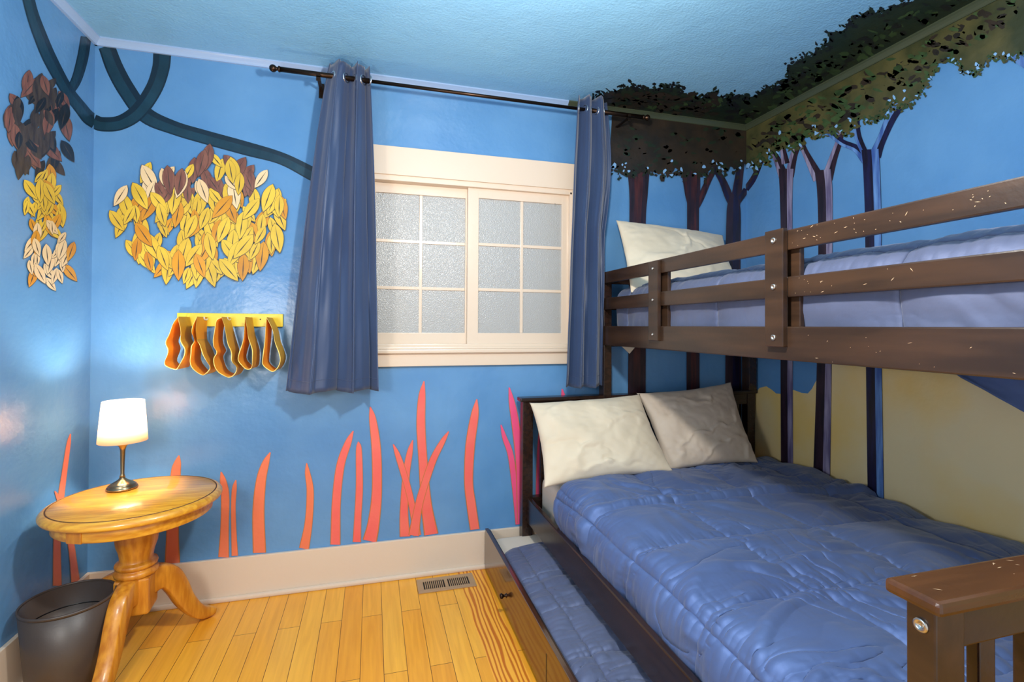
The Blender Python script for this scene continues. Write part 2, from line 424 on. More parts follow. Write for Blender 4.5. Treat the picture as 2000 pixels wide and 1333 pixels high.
# painted hanging fruit and leaves (plain generic shapes)
def blob(mu, cx, cy, rx, ry, rot, m, fr=0, frm=None, n=40, wob=.05):
    pts = []
    for i in range(n):
        a = 2*math.pi*i/n; r = 1+wob*fbm(math.cos(a)*1.5+cx*.1, math.sin(a)*1.5+cy*.1)
        u, v = rx*r*math.cos(a), ry*r*math.sin(a)
        pts.append((cx+u*math.cos(rot)-v*math.sin(rot), cy+u*math.sin(rot)+v*math.cos(rot)))
    if frm:
        for i in range(fr):
            a = random.uniform(0, 2*math.pi); u, v = rx*math.cos(a), ry*math.sin(a)
            x, y = cx+u*math.cos(rot)-v*math.sin(rot), cy+u*math.sin(rot)+v*math.cos(rot)
            ang = math.atan2(y-cy, x-cx)
            mu.dab(x, y, 8, 1.4, ang+random.uniform(-.3,.3), frm, mu.k, n=5, jag=.1)
        mu.k += 1
    mu.poly(pts, m)
def hatch(mu, cx, cy, rx, ry, rot, m, n, ang, ln=7):
    for i in range(n):
        a = random.uniform(0, 2*math.pi); r = math.sqrt(random.random())*.92
        u, v = rx*r*math.cos(a), ry*r*math.sin(a)
        mu.dab(cx+u*math.cos(rot)-v*math.sin(rot), cy+u*math.sin(rot)+v*math.cos(rot), ln, .8, ang+random.uniform(-.3,.3), m, mu.k, n=5, jag=.1)
    mu.k += 1
def leaf(mu, x, y, l, w, rot, m, vein):
    pts = []
    for sd in (1, -1):
        for i in range(9):
            t = i/9 if sd > 0 else 1-i/9
            u = (t-.5)*l; v = sd*w*.5*math.sin(math.pi*t)**.8*(1.25-.5*t)
            pts.append((x+u*math.cos(rot)-v*math.sin(rot), y+u*math.sin(rot)+v*math.cos(rot)))
    if not mu.inside([mu.P(*p) for p in pts]): return
    o2 = [(x+(p[0]-x)*1.05, y+(p[1]-y)*1.05+.6) for p in pts]
    mu.poly3([mu.P(*p) for p in o2], vein, lift=mu.k); mu.poly3([mu.P(*p) for p in pts], m, lift=mu.k+.015)
    c, s_ = math.cos(rot), math.sin(rot)
    mu.poly3([mu.P(x-l*.45*c, y-l*.45*s_), mu.P(x+l*.1*c-1.1*s_, y+l*.1*s_+1.1*c), mu.P(x+l*.42*c, y+l*.42*s_), mu.P(x+l*.1*c+1.1*s_, y+l*.1*s_-1.1*c)], vein, lift=mu.k+.03)
    mu.k += 1
def bunch(mu, region, n, pick, seed, size, lo=.55):
    "a plain painted spray of hanging leaves"
    rr = random.Random(seed)
    for i in range(n):
        x, y = region(rr); m = pick(x, y, rr); k = rr.uniform(lo, 1)
        leaf(mu, x, y, size*k, size*.42*k, math.pi/2+rr.uniform(-.75, .75), m, p_brown)
        mu.k -= .95
    mu.k = math.ceil(mu.k)+1
def oval(cx, cy, rx, ry):
    def f(rr):
        a = rr.uniform(0, 2*math.pi); q = math.sqrt(rr.random()); return cx+rx*q*math.cos(a), cy+ry*q*math.sin(a)
    return f
bunch(mur, oval(390,425,165,118), 190, lambda x,y,r: r.choice([p_ochre,p_ochre,p_gold,p_ochre] if y > 385 else [p_plum,p_plum,p_cream,p_ochre]), 4, 62)
back = struct(finish('wall_back', bw, mb, recalc=False), 'blue plaster wall painted with coral fronds, vines and trees')

# --- left wall
lw = bmesh.new(); addbox(lw, -.12, 0, RY, 0, 0, RH)
ml = [blue]; mur = Mural(lw, 0, 0, 1, ml)
mur.ribbon([(168,72,21),(160,118,22),(147,160,20),(128,186,18)], vine_d, LV)
mur.ribbon([(52,-16,24),(62,25,24),(76,65,26),(97,115,27),(130,175,24),(158,212,25),(172,229,27),(186,238,28)], vine_d, LV)
mur.ribbon([(137,848,2),(133,870,7),(125,925,9),(118,975,11),(111,1045,12),(111,1145,15)], coral_o, [(outl,1.2,0),(coral_o,1,0)])
mur.ribbon([(106,960,2),(112,972,6),(125,1010,8),(137,1060,11),(142,1095,12),(147,1138,15)], coral_o, [(outl,1.2,0),(coral_o,1,0)])
bunch(mur, oval(76,255,62,105), 80, lambda x,y,r: r.choice([p_brown,p_brown,p_plum,leaf_k]), 8, 56)
bunch(mur, oval(88,400,40,62), 36, lambda x,y,r: r.choice([p_ochre,p_gold,p_ochre]), 9, 50)
bunch(mur, oval(95,505,46,62), 34, lambda x,y,r: r.choice([p_cream,p_cream,p_gold]), 10, 44)
struct(finish('wall_left', lw, ml, recalc=False), 'blue plaster wall painted with hanging vines and coral fronds')

# --- right wall
rw = bmesh.new(); addbox(rw, RW, RW+.12, RY, 0, 0, RH)
mr = [blue]; mur = Mural(rw, 0, RW, -1, mr)
tan3 = [at(1469,778,0,RW)]+[at(x,y,0,RW) for x,y in ((1476,768),(1484,758),(1497,755),(1508,762),(1516,769),(1527,770),(1550,762),(1566,768),(1578,769),(1586,760),(1592,748),(1600,735))]
yb = tan3[-1].y
tan3 = [Vector((RW,-.001,.19)), Vector((RW,-.001,tan3[0].z))]+tan3[1:]+[Vector((RW,yb-.02,1.15)), Vector((RW,-1.1,1.30)), Vector((RW,RY+.02,1.34)), Vector((RW,RY+.02,.19))]
mur.poly3(tan3, tan_m)
tree(mur, [[(1457,370,12),(1470,352,12),(1480,332,10),(1490,308,8)]], bark2, barkd)
tree(mur, [[(1531,345,20),(1517,310,14),(1500,285,10),(1494,262,8)], [(1542,345,18),(1552,300,14),(1566,272,11),(1572,245,8)], [(1535,320,16),(1528,285,10),(1524,262,6)],
           [(1536,330,30),(1536,380,25),(1537,480,23),(1537,700,24),(1538,960,24)]], bark2, barkh, -.6)
tree(mur, [[(1600,350,24),(1582,315,16),(1570,290,12),(1562,262,9)], [(1616,350,22),(1628,310,16),(1640,275,13),(1646,245,10)],
           [(1608,332,32),(1612,380,30),(1613,480,28),(1611,700,29),(1605,960,34)]], bark2, barkh, -.6)
tree(mur, [[(1694,310,26),(1672,290,15),(1645,278,13),(1618,255,13),(1608,240,10)], [(1690,300,14),(1676,265,14),(1672,225,14)], [(1710,305,24),(1722,275,18),(1745,225,20),(1780,180,15),(1812,130,10)],
           [(1701,292,34),(1704,340,33),(1707,450,32),(1708,700,31),(1712,975,32)]], barkd, barkb, -.6)
mur.ribbon([(1940,70,10),(1965,95,13),(2000,122,18),(2030,140,18)], barkb)
fr = [(1458,252),(1948,-10),(2010,-10),(2010,95),(1985,110),(1960,118),(1935,112),(1910,138),(1885,142),(1872,118),(1850,112),(1830,128),(1812,158),(1790,190),(1765,210),(1745,200),(1728,225),(1705,238),(1690,228),(1672,240),
      (1655,262),(1640,258),(1618,250),(1600,268),(1590,262),(1570,272),(1555,290),(1535,285),(1520,272),(1505,300),(1502,318),(1488,312),(1478,330),(1462,322),(1458,330)]
def rreg():
    x = random.uniform(1462,1990); t = (x-1458)/490
    return x, 252-262*t+random.uniform(8, 70+40*t)*(1 if x < 1800 else .7)
foliage(mur, fr, [leaf_o, leaf_g, leaf_b, leaf_o], rreg, 420, leaf_o, edge=fr[3:], size=13, holes=40)
struct(finish('wall_right', rw, mr, recalc=False), 'wall painted with blue sky, tan hills and forked trees')

# --- ceiling
cw = bmesh.new(); addbox(cw, -.15, RW+.15, RY, .15, RH, RH+.1)
mc = [ceil_m]; mur = Mural(cw, 2, RH, -1, mc)
fc = [(1160,188),(1175,182),(1192,186),(1215,172),(1240,168),(1262,174),(1285,170),(1312,168),(1330,172),(1328,182),(1345,186),(1370,190),(1395,184),(1402,190),(1420,196),(1445,188),(1470,190),(1490,178),
      (1515,170),(1540,176),(1548,165),(1538,150),(1540,130),(1560,118),(1585,108),(1605,92),(1620,92),(1618,75),(1622,62),(1640,66),(1660,48),(1680,30),(1700,20),(1720,28),(1745,12),(1775,4),(1800,-8),(1960,-8),(1700,120),(1456,254),(1165,212)]
def creg():
    t = random.random()
    if t < .4: return random.uniform(1190,1460), random.uniform(185,235)
    u = random.random(); return 1456+u*420, 240-u*235-random.uniform(0, 40)
foliage(mur, fc, [leaf_d, leaf_k, leaf_d, leaf_g], creg, 420, leaf_d, edge=fc[:-5], size=12)
for _ in range(130):
    mur.dab(random.uniform(1180,1400), random.uniform(180,226), random.uniform(5,12), random.uniform(2,5), random.uniform(-.3,.4), leaf_b, mur.k+random.randint(0,3))
struct(finish('ceiling', cw, mc, recalc=False), 'textured sky-blue ceiling with a dark painted tree canopy')

# --- crown moulding, baseboards
def crown(name, a, b, inward, m):
    prof = [(0,0),(.030,0),(.030,-.006),(.024,-.010),(.016,-.018),(.010,-.026),(.010,-.030),(0,-.030)]
    bm = bmesh.new(); R_ = []
    for e in (a, b):
        R_.append([bm.verts.new((e[0]+inward[0]*d, e[1]+inward[1]*d, RH+h)) for d, h in prof])
    n = len(prof)
    for k in range(n): bm.faces.new((R_[0][k], R_[0][(k+1)%n], R_[1][(k+1)%n], R_[1][k]))
    for r in R_: bm.faces.new(r)
    return struct(finish(name, bm, m))
crown_g = mat('green_crown_moulding_paint', (66,74,56), .3)
crown('trim_1', (0,0), (2.2,0), (0,-1), crown_m)
crown('trim_2', (0,0), (0,RY), (1,0), crown_m)
crown('trim_3', (RW,0), (RW,RY), (-1,0), crown_g)
crown('trim_4', (2.2,0), (RW,0), (0,-1), crown_g)
def baseboard(name, axis, a, b, off, sgn):
    bm = bmesh.new()
    def bb(d0, d1, z0, z1, bev):
        lo, hi = sorted((off+sgn*d0, off+sgn*d1))
        if axis == 'x': addbox(bm, a, b, lo, hi, z0, z1, bev)
        else: addbox(bm, lo, hi, a, b, z0, z1, bev)
    bb(0, .016, 0, .19, .003); bb(.014, .034, 0, .022, .008)
    return struct(finish(name, bm, white), 'tall cream baseboard')
baseboard('baseboard_back', 'x', 0, RW, 0, -1)
baseboard('baseboard_left', 'y', RY, -.016, 0, 1)
baseboard('baseboard_right', 'y', RY, -.016, RW, -1)

# --- window
win = bpy.data.objects.new('window_1', None); COL.objects.link(win); win['kind'] = 'structure'
win['label'] = 'cream sliding window with twelve frosted panes'
bm = bmesh.new()
addbox(bm, 1.06, 2.30, -.022, .0, 2.012, 2.154, .002)        # head casing
addbox(bm, 1.06, 1.135, -.022, .0, 1.135, 2.012, .002)
addbox(bm, 2.225, 2.30, -.022, .0, 1.135, 2.012, .002)
addbox(bm, 1.06, 2.30, -.018, .0, 1.054, 1.122, .002)        # apron
finish('casing', bm, white, win)
bm = bmesh.new(); addbox(bm, 1.05, 2.31, -.036, .08, 1.12, 1.140, .005); addbox(bm, 1.05, 2.31, -.028, .0, 1.140, 1.150, .003); finish('sill', bm, white, win)
bm = bmesh.new()
addbox(bm, 1.125, 2.235, -.012, .10, 1.985, 2.03, .003); addbox(bm, 1.125, 1.145, -.012, .10, 1.135, 2.0, .002)
addbox(bm, 2.215, 2.235, -.012, .10, 1.135, 2.0, .002); addbox(bm, 1.125, 2.235, -.005, .10, 1.135, 1.165, .002)
finish('window_frame', bm, white, win)
def sash(x0, x1, gx0, gx1, mid, y, name):
    bm = bmesh.new(); t = .028; z0, z1, a, b = 1.163, 1.988, 1.222, 1.935
    addbox(bm, x0, gx0, y, y+t, z0, z1, .002); addbox(bm, gx1, x1, y, y+t, z0, z1, .002)
    addbox(bm, gx0-.002, gx1+.002, y, y+t, z0, a, .002); addbox(bm, gx0-.002, gx1+.002, y, y+t, b, z1, .002)
    s = finish(name, bm, white, win)
    bm = bmesh.new(); addbox(bm, mid-.008, mid+.008, y+.004, y+.022, a, b, .002)
    for zz in (1.692, 1.452): addbox(bm, gx0, gx1, y+.005, y+.021, zz-.008, zz+.008, .002)
    finish('muntin', bm, white, s)
    for xa, xb in ((gx0, mid-.008), (mid+.008, gx1)):
        for za, zb in ((a, 1.444), (1.460, 1.684), (1.700, b)):
            box('pane', xa-.002, xb+.002, y+.010, y+.014, za-.002, zb+.002, glass_m, s, bev=0)
    return s
sash(1.145, 1.665, 1.182, 1.642, 1.410, .040, 'sash')
sash(1.650, 2.216, 1.708, 2.176, 1.947, .010, 'sash')
for x, y in ((748,379),(1084,400)):
    p = at(x, y, 1, .008); tube('wire_hook', [p+Vector((0,0,.008)), p, p+Vector((0,-.004,-.006))], .0016, steel, win, 6)

# ------------------------------------------------------------------ curtain rod and curtains
RODY, RODZ = -.14, 2.408
rod = thing('curtain_rod', 'long dark bronze curtain rod with ball ends above the window', 'curtain rod', (1.68, RODY, RODZ))
tube('rod', [(.765,RODY,RODZ),(1.15,RODY,RODZ)], .0115, bronze, rod)
tube('rod', [(2.26,RODY,RODZ),(2.585,RODY,RODZ)], .0115, bronze, rod)
tube('rod', [(1.14,RODY,RODZ),(2.27,RODY,RODZ)], .0085, bronze, rod)
for x, s in ((.765,-1),(2.585,1)):
    prof = [(.001,0),(.013,.001),(.014,.008),(.008,.012),(.008,.016),(.013,.021),(.0165,.028),(.0165,.034),(.013,.041),(.007,.046),(.001,.047)]
    if s < 0: prof = [(r,-h) for r,h in prof]
    lathe('finial', prof, (x,RODY,RODZ), bronze, rod, 20, 'X')
for x in (.925, 2.50):
    bm = bmesh.new(); addbox(bm, x-.008, x+.008, RODY-.002, -.001, RODZ-.018, RODZ-.012, .001)
    addbox(bm, x-.012, x+.012, -.006, 0.0, RODZ-.05, RODZ+.02, .001); addbox(bm, x-.009, x+.009, RODY-.016, RODY-.011, RODZ-.036, RODZ, .001)
    addbox(bm, x-.009, x+.009, RODY-.016, RODY+.014, RODZ-.020, RODZ-.013, .001)
    finish('bracket', bm, bronze, rod)
def curtain(name, label, topL, topR, botL, botR, zt, zb, folds, seed, bulge=0):
    root = thing(name, label, 'curtain', ((topL+topR)/2, RODY, zb), group='navy grommet curtains')
    nu, nv = 150, 70; bm = bmesh.new(); G = []
    def pos(u, v):
        e = v**.8
        x0 = topL+(botL-topL)*e; x1 = topR+(botR-topR)*e+bulge*math.sin(math.pi*min(1, v*2.2))*(1 if v < .45 else 0)
        ph = folds*2*math.pi*u+.6*math.sin(2*math.pi*u+seed)+.25*fbm(v*1.5, seed)
        amp = .046+.012*v
        s = math.sin(ph); s = math.copysign(abs(s)**.75, s)
        x = x0+(x1-x0)*(u+.035*math.sin(2*ph+.4))
        y = RODY-.005+amp*s*(.75+.5*noise.noise(Vector((u*folds*1.7+seed*3, seed, .2)))) - .012*v
        y += .008*fbm(u*9+seed, v*5, seed, 2)+.010*v*fbm(u*14, v*2+seed, 3, 2)
        z = zt+(zb-zt)*v+.006*math.sin(ph+1)*v
        if v < .03: z += .004*math.sin(ph*2)
        return Vector((x, y, z))
    for j in range(nv+1):
        G.append([bm.verts.new(pos(i/nu, j/nv)) for i in range(nu+1)])
    for j in range(nv):
        for i in range(nu):
            f = bm.faces.new((G[j][i], G[j][i+1], G[j+1][i+1], G[j+1][i])); f.smooth = True
    o = finish('panel', bm, curt_m, root)
    sd = o.modifiers.new('thickness', 'SOLIDIFY'); sd.thickness = .003; sd.offset = 0
    # hem seam
    hv = 1-.055/(zt-zb)
    hem = bmesh.new(); addtube(hem, [pos(i/nu, hv)+Vector((0,-.0022,0)) for i in range(nu+1)], .0012, 5)
    hb = finish('hem_seam', hem, curt_m, o)
    # grommets where the cloth crosses the rod
    vr = (zt-RODZ)/(zt-zb); prev = None
    for i in range(nu+1):
        p = pos(i/nu, vr); s = p.y-RODY
        if prev is not None and prev*s < 0:
            t = (pos(min(1,(i+1)/nu), vr)-pos(max(0,(i-1)/nu), vr)); t.z = 0; t.normalize(); nrm = Vector((-t.y, t.x, 0))
            g = bmesh.new(); A = []
            for a in range(24):
                ang = 2*math.pi*a/24; d = t*math.cos(ang)+Vector((0,0,1))*math.sin(ang)
                A.append([g.verts.new(Vector((p.x, RODY, RODZ))+d*(.021+.004*math.cos(b*math.pi/3))+nrm*(.004*math.sin(b*math.pi/3))) for b in range(6)])
            for a in range(24):
                for b in range(6):
                    g.faces.new((A[a][b], A[(a+1)%24][b], A[(a+1)%24][(b+1)%6], A[a][(b+1)%6])).smooth = True
            finish('grommet', g, silver, root)
        prev = s
    return root
curtain('curtain', 'navy curtain left of the window, flaring wide at its hem', .965, 1.145, .785, 1.200, 2.474, .955, 2.4, 1.3)
curtain('curtain', 'narrower navy curtain right of the window, hanging beside the bunk', 2.205, 2.385, 2.135, 2.365, 2.474, .945, 2.5, 4.1, bulge=.03)

# ------------------------------------------------------------------ hook rack and crowns
rack = thing('hook_rack', 'bright yellow wooden wall rack holding five gold felt crowns', 'rack', (.547, 0, 1.25))
box('board', .330, .766, -.016, 0, 1.250, 1.310, yellow, rack, .002)
hooks = [.362, .452, .545, .628, .718]
for hx in hooks:
    tube('hook', [(hx,-.014,1.285),(hx,-.03,1.280),(hx,-.05,1.279),(hx,-.064,1.282),(hx,-.070,1.291)], .0038, hookm, rack, 8)
for hx in (.41, .67):
    lathe('screw', [(.001,-.0175),(.003,-.0175),(.003,-.015)], (hx,0,1.284), bronze, rack, 10, 'Y')
crowns = [ # outline px of the front edge, seen on the plane just in front of the rack
 ('gold felt crown on the far left hook, its band twisted open', [(351,627),(337,642),(324,666),(328,685),(321,708),(329,718),(344,722),(352,710),(361,684),(352,664),(353,642)], (.010,.0,.014,.0,.010,.0)),
 ('gold felt crown on the second hook from the left, deep zigzag edge', [(384,637),(374,655),(379,668),(373,682),(371,708),(385,728),(397,733),(409,722),(403,706),(392,680),(384,664)], (.016,0,.018,0,.016,0)),
 ('gold felt crown on the middle hook, hanging lowest with sharp zigzag edge', [(432,650),(421,655),(416,671),(423,687),(417,702),(426,727),(441,736),(454,735),(462,718),(452,704),(450,683),(441,666)], (.018,0,.018,0,.018,0)),
 ('gold felt crown on the second hook from the right, rounded teardrop loop', [(480,632),(476,660),(467,690),(466,706),(475,717),(485,722),(492,715),(493,690),(489,672),(484,655)], (.008,0,.010,0,.008,0)),
 ('slim gold felt crown on the far right hook beside the curtain', [(521,640),(518,660),(513,700),(515,715),(531,726),(541,720),(547,706),(546,694),(538,672),(533,655)], (.006,0,.006,0,.006,0)),
]
for ci, (lab, px, zz) in enumerate(crowns):
    front = [at(x, y, 1, -.160) for x, y in px]
    n = len(front); cl = [tuple(p) for p in front]
    S = spline(cl+[cl[0]], 5)[:-1]
    dxk = hooks[ci]-cl[0][0]
    m = len(S); bm = bmesh.new(); top = max(p[2] for p in S)
    lift = 1.2865+.004-top
    O = []; 
    cx = sum(p[0] for p in S)/m; cz = sum(p[2] for p in S)/m
    for k, p in enumerate(S):
        x, z = p[0], p[2]
        d = Vector((x-cx, 0, z-cz)).normalized()*.0016
        zig = zz[0]*(1 if k % 10 < 5 else -1)*(1-abs((k % 5)-2.5)/2.5)
        yf = -.158-zig*.7; yk = -.020
        w = max(0, min(1, (z-(top-.06))/.06))           # narrow the loop up to the hook
        x = x+(hooks[ci]-cl[0][0])*w*.25; zl = z+lift*w
        O.append([bm.verts.new(Vector((x,yf,zl))+d), bm.verts.new(Vector((x,yf,zl))-d), bm.verts.new(Vector((x,yk,zl))-d), bm.verts.new(Vector((x,yk,zl))+d)])
    for k in range(m):
        A, B = O[k], O[(k+1) % m]
        for q, mi in ((0,2),(1,0),(2,2),(3,1)):
            f = bm.faces.new((A[q], B[q], B[(q+1)%4], A[(q+1)%4])); f.material_index = mi
    o = finish('felt_crown', bm, [felt_o, felt_y, felt_e])
    tag(o, lab, 'crown', 'gold felt crowns on the wall rack')

# ------------------------------------------------------------------ side table
TX, TY = .318, -.353
tb = thing('side_table', 'round golden oak pedestal side table in the corner', 'side table', (TX,TY,0))
lathe('table_top', [(.001,.605),(.256,.605),(.257,.6035),(.260,.6035),(.261,.605),(.265,.604),(.272,.600),(.279,.592),(.280,.584),(.276,.577),(.266,.574),(.001,.574)], (TX,TY,0), oak, tb, 96)
tt = tb.children[0]
lathe('groove', [(.2565,.6056),(.2605,.6056),(.2605,.6042),(.2565,.6042)], (TX,TY,0), groove, tt, 96, closed=True)
lathe('apron', [(.001,.574),(.243,.574),(.246,.571),(.246,.533),(.243,.530),(.225,.530),(.225,.56),(.001,.56)], (TX,TY,0), oak, tb, 80)
ang = math.radians(-112)
bm = bmesh.new(); addbox(bm, .240, .2475, -.028, .028, .529, .572, .002)
bmesh.ops.transform(bm, matrix=Matrix.Translation((TX,TY,0))@Matrix.Rotation(ang,4,'Z'), verts=bm.verts); finish('apron_joint', bm, oak_v, tb)
ped = [(.001,.56),(.052,.56),(.060,.535),(.066,.51),(.068,.485),(.069,.455),(.066,.430),(.058,.405),(.054,.385),(.053,.372),(.056,.366),(.066,.362),(.069,.354),(.066,.346),(.058,.342),(.060,.338),(.069,.334),(.071,.325),(.068,.316),(.056,.310),(.056,.305),(.001,.305)]
lathe('pedestal', ped, (TX,TY,0), oak_v, tb, 48)
bm = bmesh.new(); addbox(bm, -.056, .056, -.056, .056, .178, .312, .008)
bmesh.ops.transform(bm, matrix=Matrix.Translation((TX,TY,0))@Matrix.Rotation(math.radians(5),4,'Z'), verts=bm.verts); finish('hub_block', bm, oak_v, tb)
def tleg(a):
    ctr = spline([(.035,.262,.058),(.075,.268,.056),(.115,.250,.050),(.150,.195,.044),(.180,.130,.038),(.215,.075,.034),(.250,.040,.030),(.285,.026,.024),(.305,.020,.015)], 6)
    bm = bmesh.new(); rings = []; A = math.radians(a); ca, sa = math.cos(A), math.sin(A)
    for i, p in enumerate(ctr):
        t = (ctr[min(i+1,len(ctr)-1)]-ctr[max(i-1,0)])[:2]; t /= np.linalg.norm(t); n = np.array([-t[1], t[0]])
        w = .030*(1-.2*i/len(ctr)); ring = []
        for q in range(12):
            th = 2*math.pi*q/12; s = abs(math.cos(th))**.3*math.copysign(1, math.cos(th)); c = abs(math.sin(th))**.3*math.copysign(1, math.sin(th))
            r_ = p[0]+n[0]*s*p[2]*.85; z = max(.001, p[1]+n[1]*s*p[2]*.85); l = c*w
            ring.append(bm.verts.new((TX+r_*ca-l*sa, TY+r_*sa+l*ca, z)))
        rings.append(ring)
    for a_, b_ in zip(rings, rings[1:]):
        for q in range(12): bm.faces.new((a_[q], a_[(q+1)%12], b_[(q+1)%12], b_[q])).smooth = True
    bm.faces.new(rings[0]); bm.faces.new(rings[-1])
    finish('leg', bm, oak_v, tb)
for a in (50, 163, 269): tleg(a)

# ------------------------------------------------------------------ table lamp
LX, LY, LZ = .222, -.240, .6055
lp = thing('table_lamp', 'small lit table lamp with a white drum shade on the oak table', 'lamp', (LX,LY,LZ))
lathe('base', [(.001,0),(.050,0),(.052,.004),(.050,.010),(.044,.013),(.046,.016),(.036,.024),(.018,.034),(.010,.042),(.008,.048),(.001,.048)], (LX,LY,LZ), lampmetal, lp, 40)
lathe('stem', [(.001,.046),(.010,.048),(.008,.054),(.0065,.06),(.0075,.11),(.009,.155),(.013,.168),(.022,.176),(.024,.182),(.020,.186),(.001,.186)], (LX,LY,LZ), lampmetal, lp, 28)
lathe('shade', [(.0815,.188),(.0690,.348),(.0678,.348),(.0803,.188)], (LX,LY,LZ), shade_m, lp, 64, closed=True)
lathe('bulb_socket', [(.001,.184),(.013,.186),(.013,.225),(.001,.226)], (LX,LY,LZ), lampmetal, lp, 20)

# ------------------------------------------------------------------ waste bin
BX, BY = .160, -.467
lathe_prof = [(.001,.006),(.098,.006),(.101,.012),(.126,.292),(.127,.296),(.129,.302),(.1325,.302),(.1335,.298),(.1315,.293),(.1055,.004),(.102,0),(.001,0)]
bn = thing('waste_bin', 'open black plastic waste bin in front of the oak table', 'waste bin', (BX,BY,0))
lathe('bucket', [(.001,.006),(.098,.006),(.101,.012),(.1265,.296),(.1305,.296),(.1055,.003),(.102,0),(.001,0)], (BX,BY,0), blackp, bn, 72)
lathe('rim', [(.1268,.294),(.1268,.301),(.1290,.303),(.1325,.302),(.1330,.297),(.1310,.292)], (BX,BY,0), blackp, bn, 72, closed=True)
lathe('liner_ring', [(.1195,.222),(.1215,.222),(.1215,.226),(.1195,.226)], (BX,BY,0), blackin, bn, 72, closed=True)

# ------------------------------------------------------------------ floor register
vt = thing('floor_vent', 'taupe metal floor register set in the floor below the window', 'vent', (1.529,-.126,0))
V = (1.391, 1.668, -.190, -.062)
bm = bmesh.new()
addbox(bm, V[0], V[1], V[2], V[2]+.026, .0006, .006, .0015); addbox(bm, V[0], V[1], V[3]-.026, V[3], .0006, .006, .0015)
addbox(bm, V[0], V[0]+.028, V[2]+.0255, V[3]-.0255, .0006, .006, 0); addbox(bm, V[1]-.028, V[1], V[2]+.0255, V[3]-.0255, .0006, .006, 0)
addbox(bm, 1.521, 1.537, V[2]+.0255, V[3]-.0255, .0006, .006, 0)
finish('frame', bm, vent_m, vt)
box('duct_shade_plate', V[0]+.01, V[1]-.01, V[2]+.01, V[3]-.01, .0005, .0014, dark, vt, 0)  # flat dark plate paints the duct's shade; no opening is cut
for a, b in ((V[0]+.028, 1.521), (1.537, V[1]-.028)):
    for k in range(1, 11):
        x = a+(b-a)*k/11; box('louvre', x-.0022, x+.0022, V[2]+.022, V[3]-.022, .001, .0055, vent_m, vt, .0004)

# ------------------------------------------------------------------ bunk bed
bed = thing('bunk_bed', 'dark espresso wooden bunk bed, narrow upper bunk over a wide lower bed', 'bunk bed', (2.66,-1.05,0))
def bb(name, *a, m=espresso, p=bed, bev=.003): return box(name, *a, m, p, bev)
RX = 3.368; caps = {}
# lower bed ends
for (ya, yb2, cap0, cap1, nm) in ((-.098,-.050,-.110,-.040,'headboard'), (-2.060,-2.020,-2.076,-2.000,'footboard')):
    m_c = worn_x if nm == 'footboard' else espresso_x
    e = caps[nm] = bb(nm+'_cap', 1.908, RX+.006, cap0, cap1, .868, .888, m=m_c, bev=.006)
    bb('post', 1.924, 1.980, ya, yb2, 0, .868, m=(worn if nm == 'footboard' else espresso)); bb('post', RX-.056, RX-.002, ya, yb2, 0, .868)
    bb('top_rail', 1.980, RX-.056, ya+.004, yb2-.002, .806, .868, m=espresso_x)
    bb('lower_rail', 1.980, RX-.056, ya+.004, yb2-.002, .26, .37, m=espresso_x)
    x = 2.028
    while x < RX-.09:
        bb('slat', x, x+.034, ya+.012, yb2-.010, .37, .806); x += .1
bb('side_rail', 1.945, 1.968, -2.020, -.098, .250, .376, bev=.004)
bb('side_rail', RX-.030, RX-.006, -2.020, -.098, .250, .376)
for k in range(8): 
    y = -.28-k*.23; bb('bed_slat', 1.968, RX-.030, y-.04, y+.04, .252, .268, m=espresso_x)
# bolt on the footboard post
def bolt(c, axis, r=.011, parent=bed):
    s = -1
    lathe('bolt', [(.001,s*.0005),(r*.35,s*.0005),(r*.4,s*.0025),(r*.75,s*.004),(r,s*.003),(r,s*-.002),(.001,s*-.002)], c, steel, parent, 20, axis)
bolt((1.924,-2.041,.838), 'X', .010)
# upper bunk
UX = 2.372
for (y0, y1) in ((-.112,-.052), (-2.075,-2.015)):
    bb('upper_post', UX+.002, UX+.048, y0, y1, 0, 1.552); bb('upper_post', RX-.058, RX-.004, y0, y1, .888 if y0 < -1 else .888, 1.552)
    for z0, z1 in ((1.150,1.262),(1.350,1.412),(1.492,1.552)):
        bb('end_rail', UX+.048, RX-.058, (y0+y1)/2-.012, (y0+y1)/2+.012, z0, z1, m=espresso_x)
usr = bb('upper_side_rail', UX-.002, UX+.024, -2.10, -.100, 1.160, 1.262, m=worn, bev=.004)
bb('upper_side_rail', RX-.030, RX-.006, -2.015, -.112, 1.160, 1.262)
gr1 = bb('guard_rail', UX, UX+.018, -2.10, -.108, 1.492, 1.553, m=worn, bev=.004)
gr2 = bb('guard_rail', UX, UX+.018, -2.10, -.108, 1.350, 1.412, m=worn, bev=.004)
bb('guard_rail', RX-.028, RX-.010, -2.015, -.112, 1.492, 1.552); bb('guard_rail', RX-.028, RX-.010, -2.015, -.112, 1.350, 1.412)
def stile(y0, y1, z0, z1, th, br):
    s = bb('guard_stile', UX-th, UX-.001, y0, y1, z0, z1, m=worn, bev=.003)
    for z in (z0+.028, (z0+z1)/2+.004, z1-.033): bolt((UX-th, (y0+y1)/2, z), 'X', br, s)
stile(-.668, -.592, 1.198, 1.548, .018, .006)
stile(-1.352, -1.280, 1.200, 1.558, .020, .009)
bb('guard_stile', UX+.018, UX+.034, -1.378, -1.262, 1.200, 1.555, m=worn)
bb('guard_stile', UX+.018, UX+.034, -.690, -.575, 1.200, 1.545, m=worn)
for k in range(9):
    y = -.2-k*.215; bb('bunk_slat', UX+.026, RX-.032, y-.04, y+.04, 1.166, 1.182, m=espresso_x)
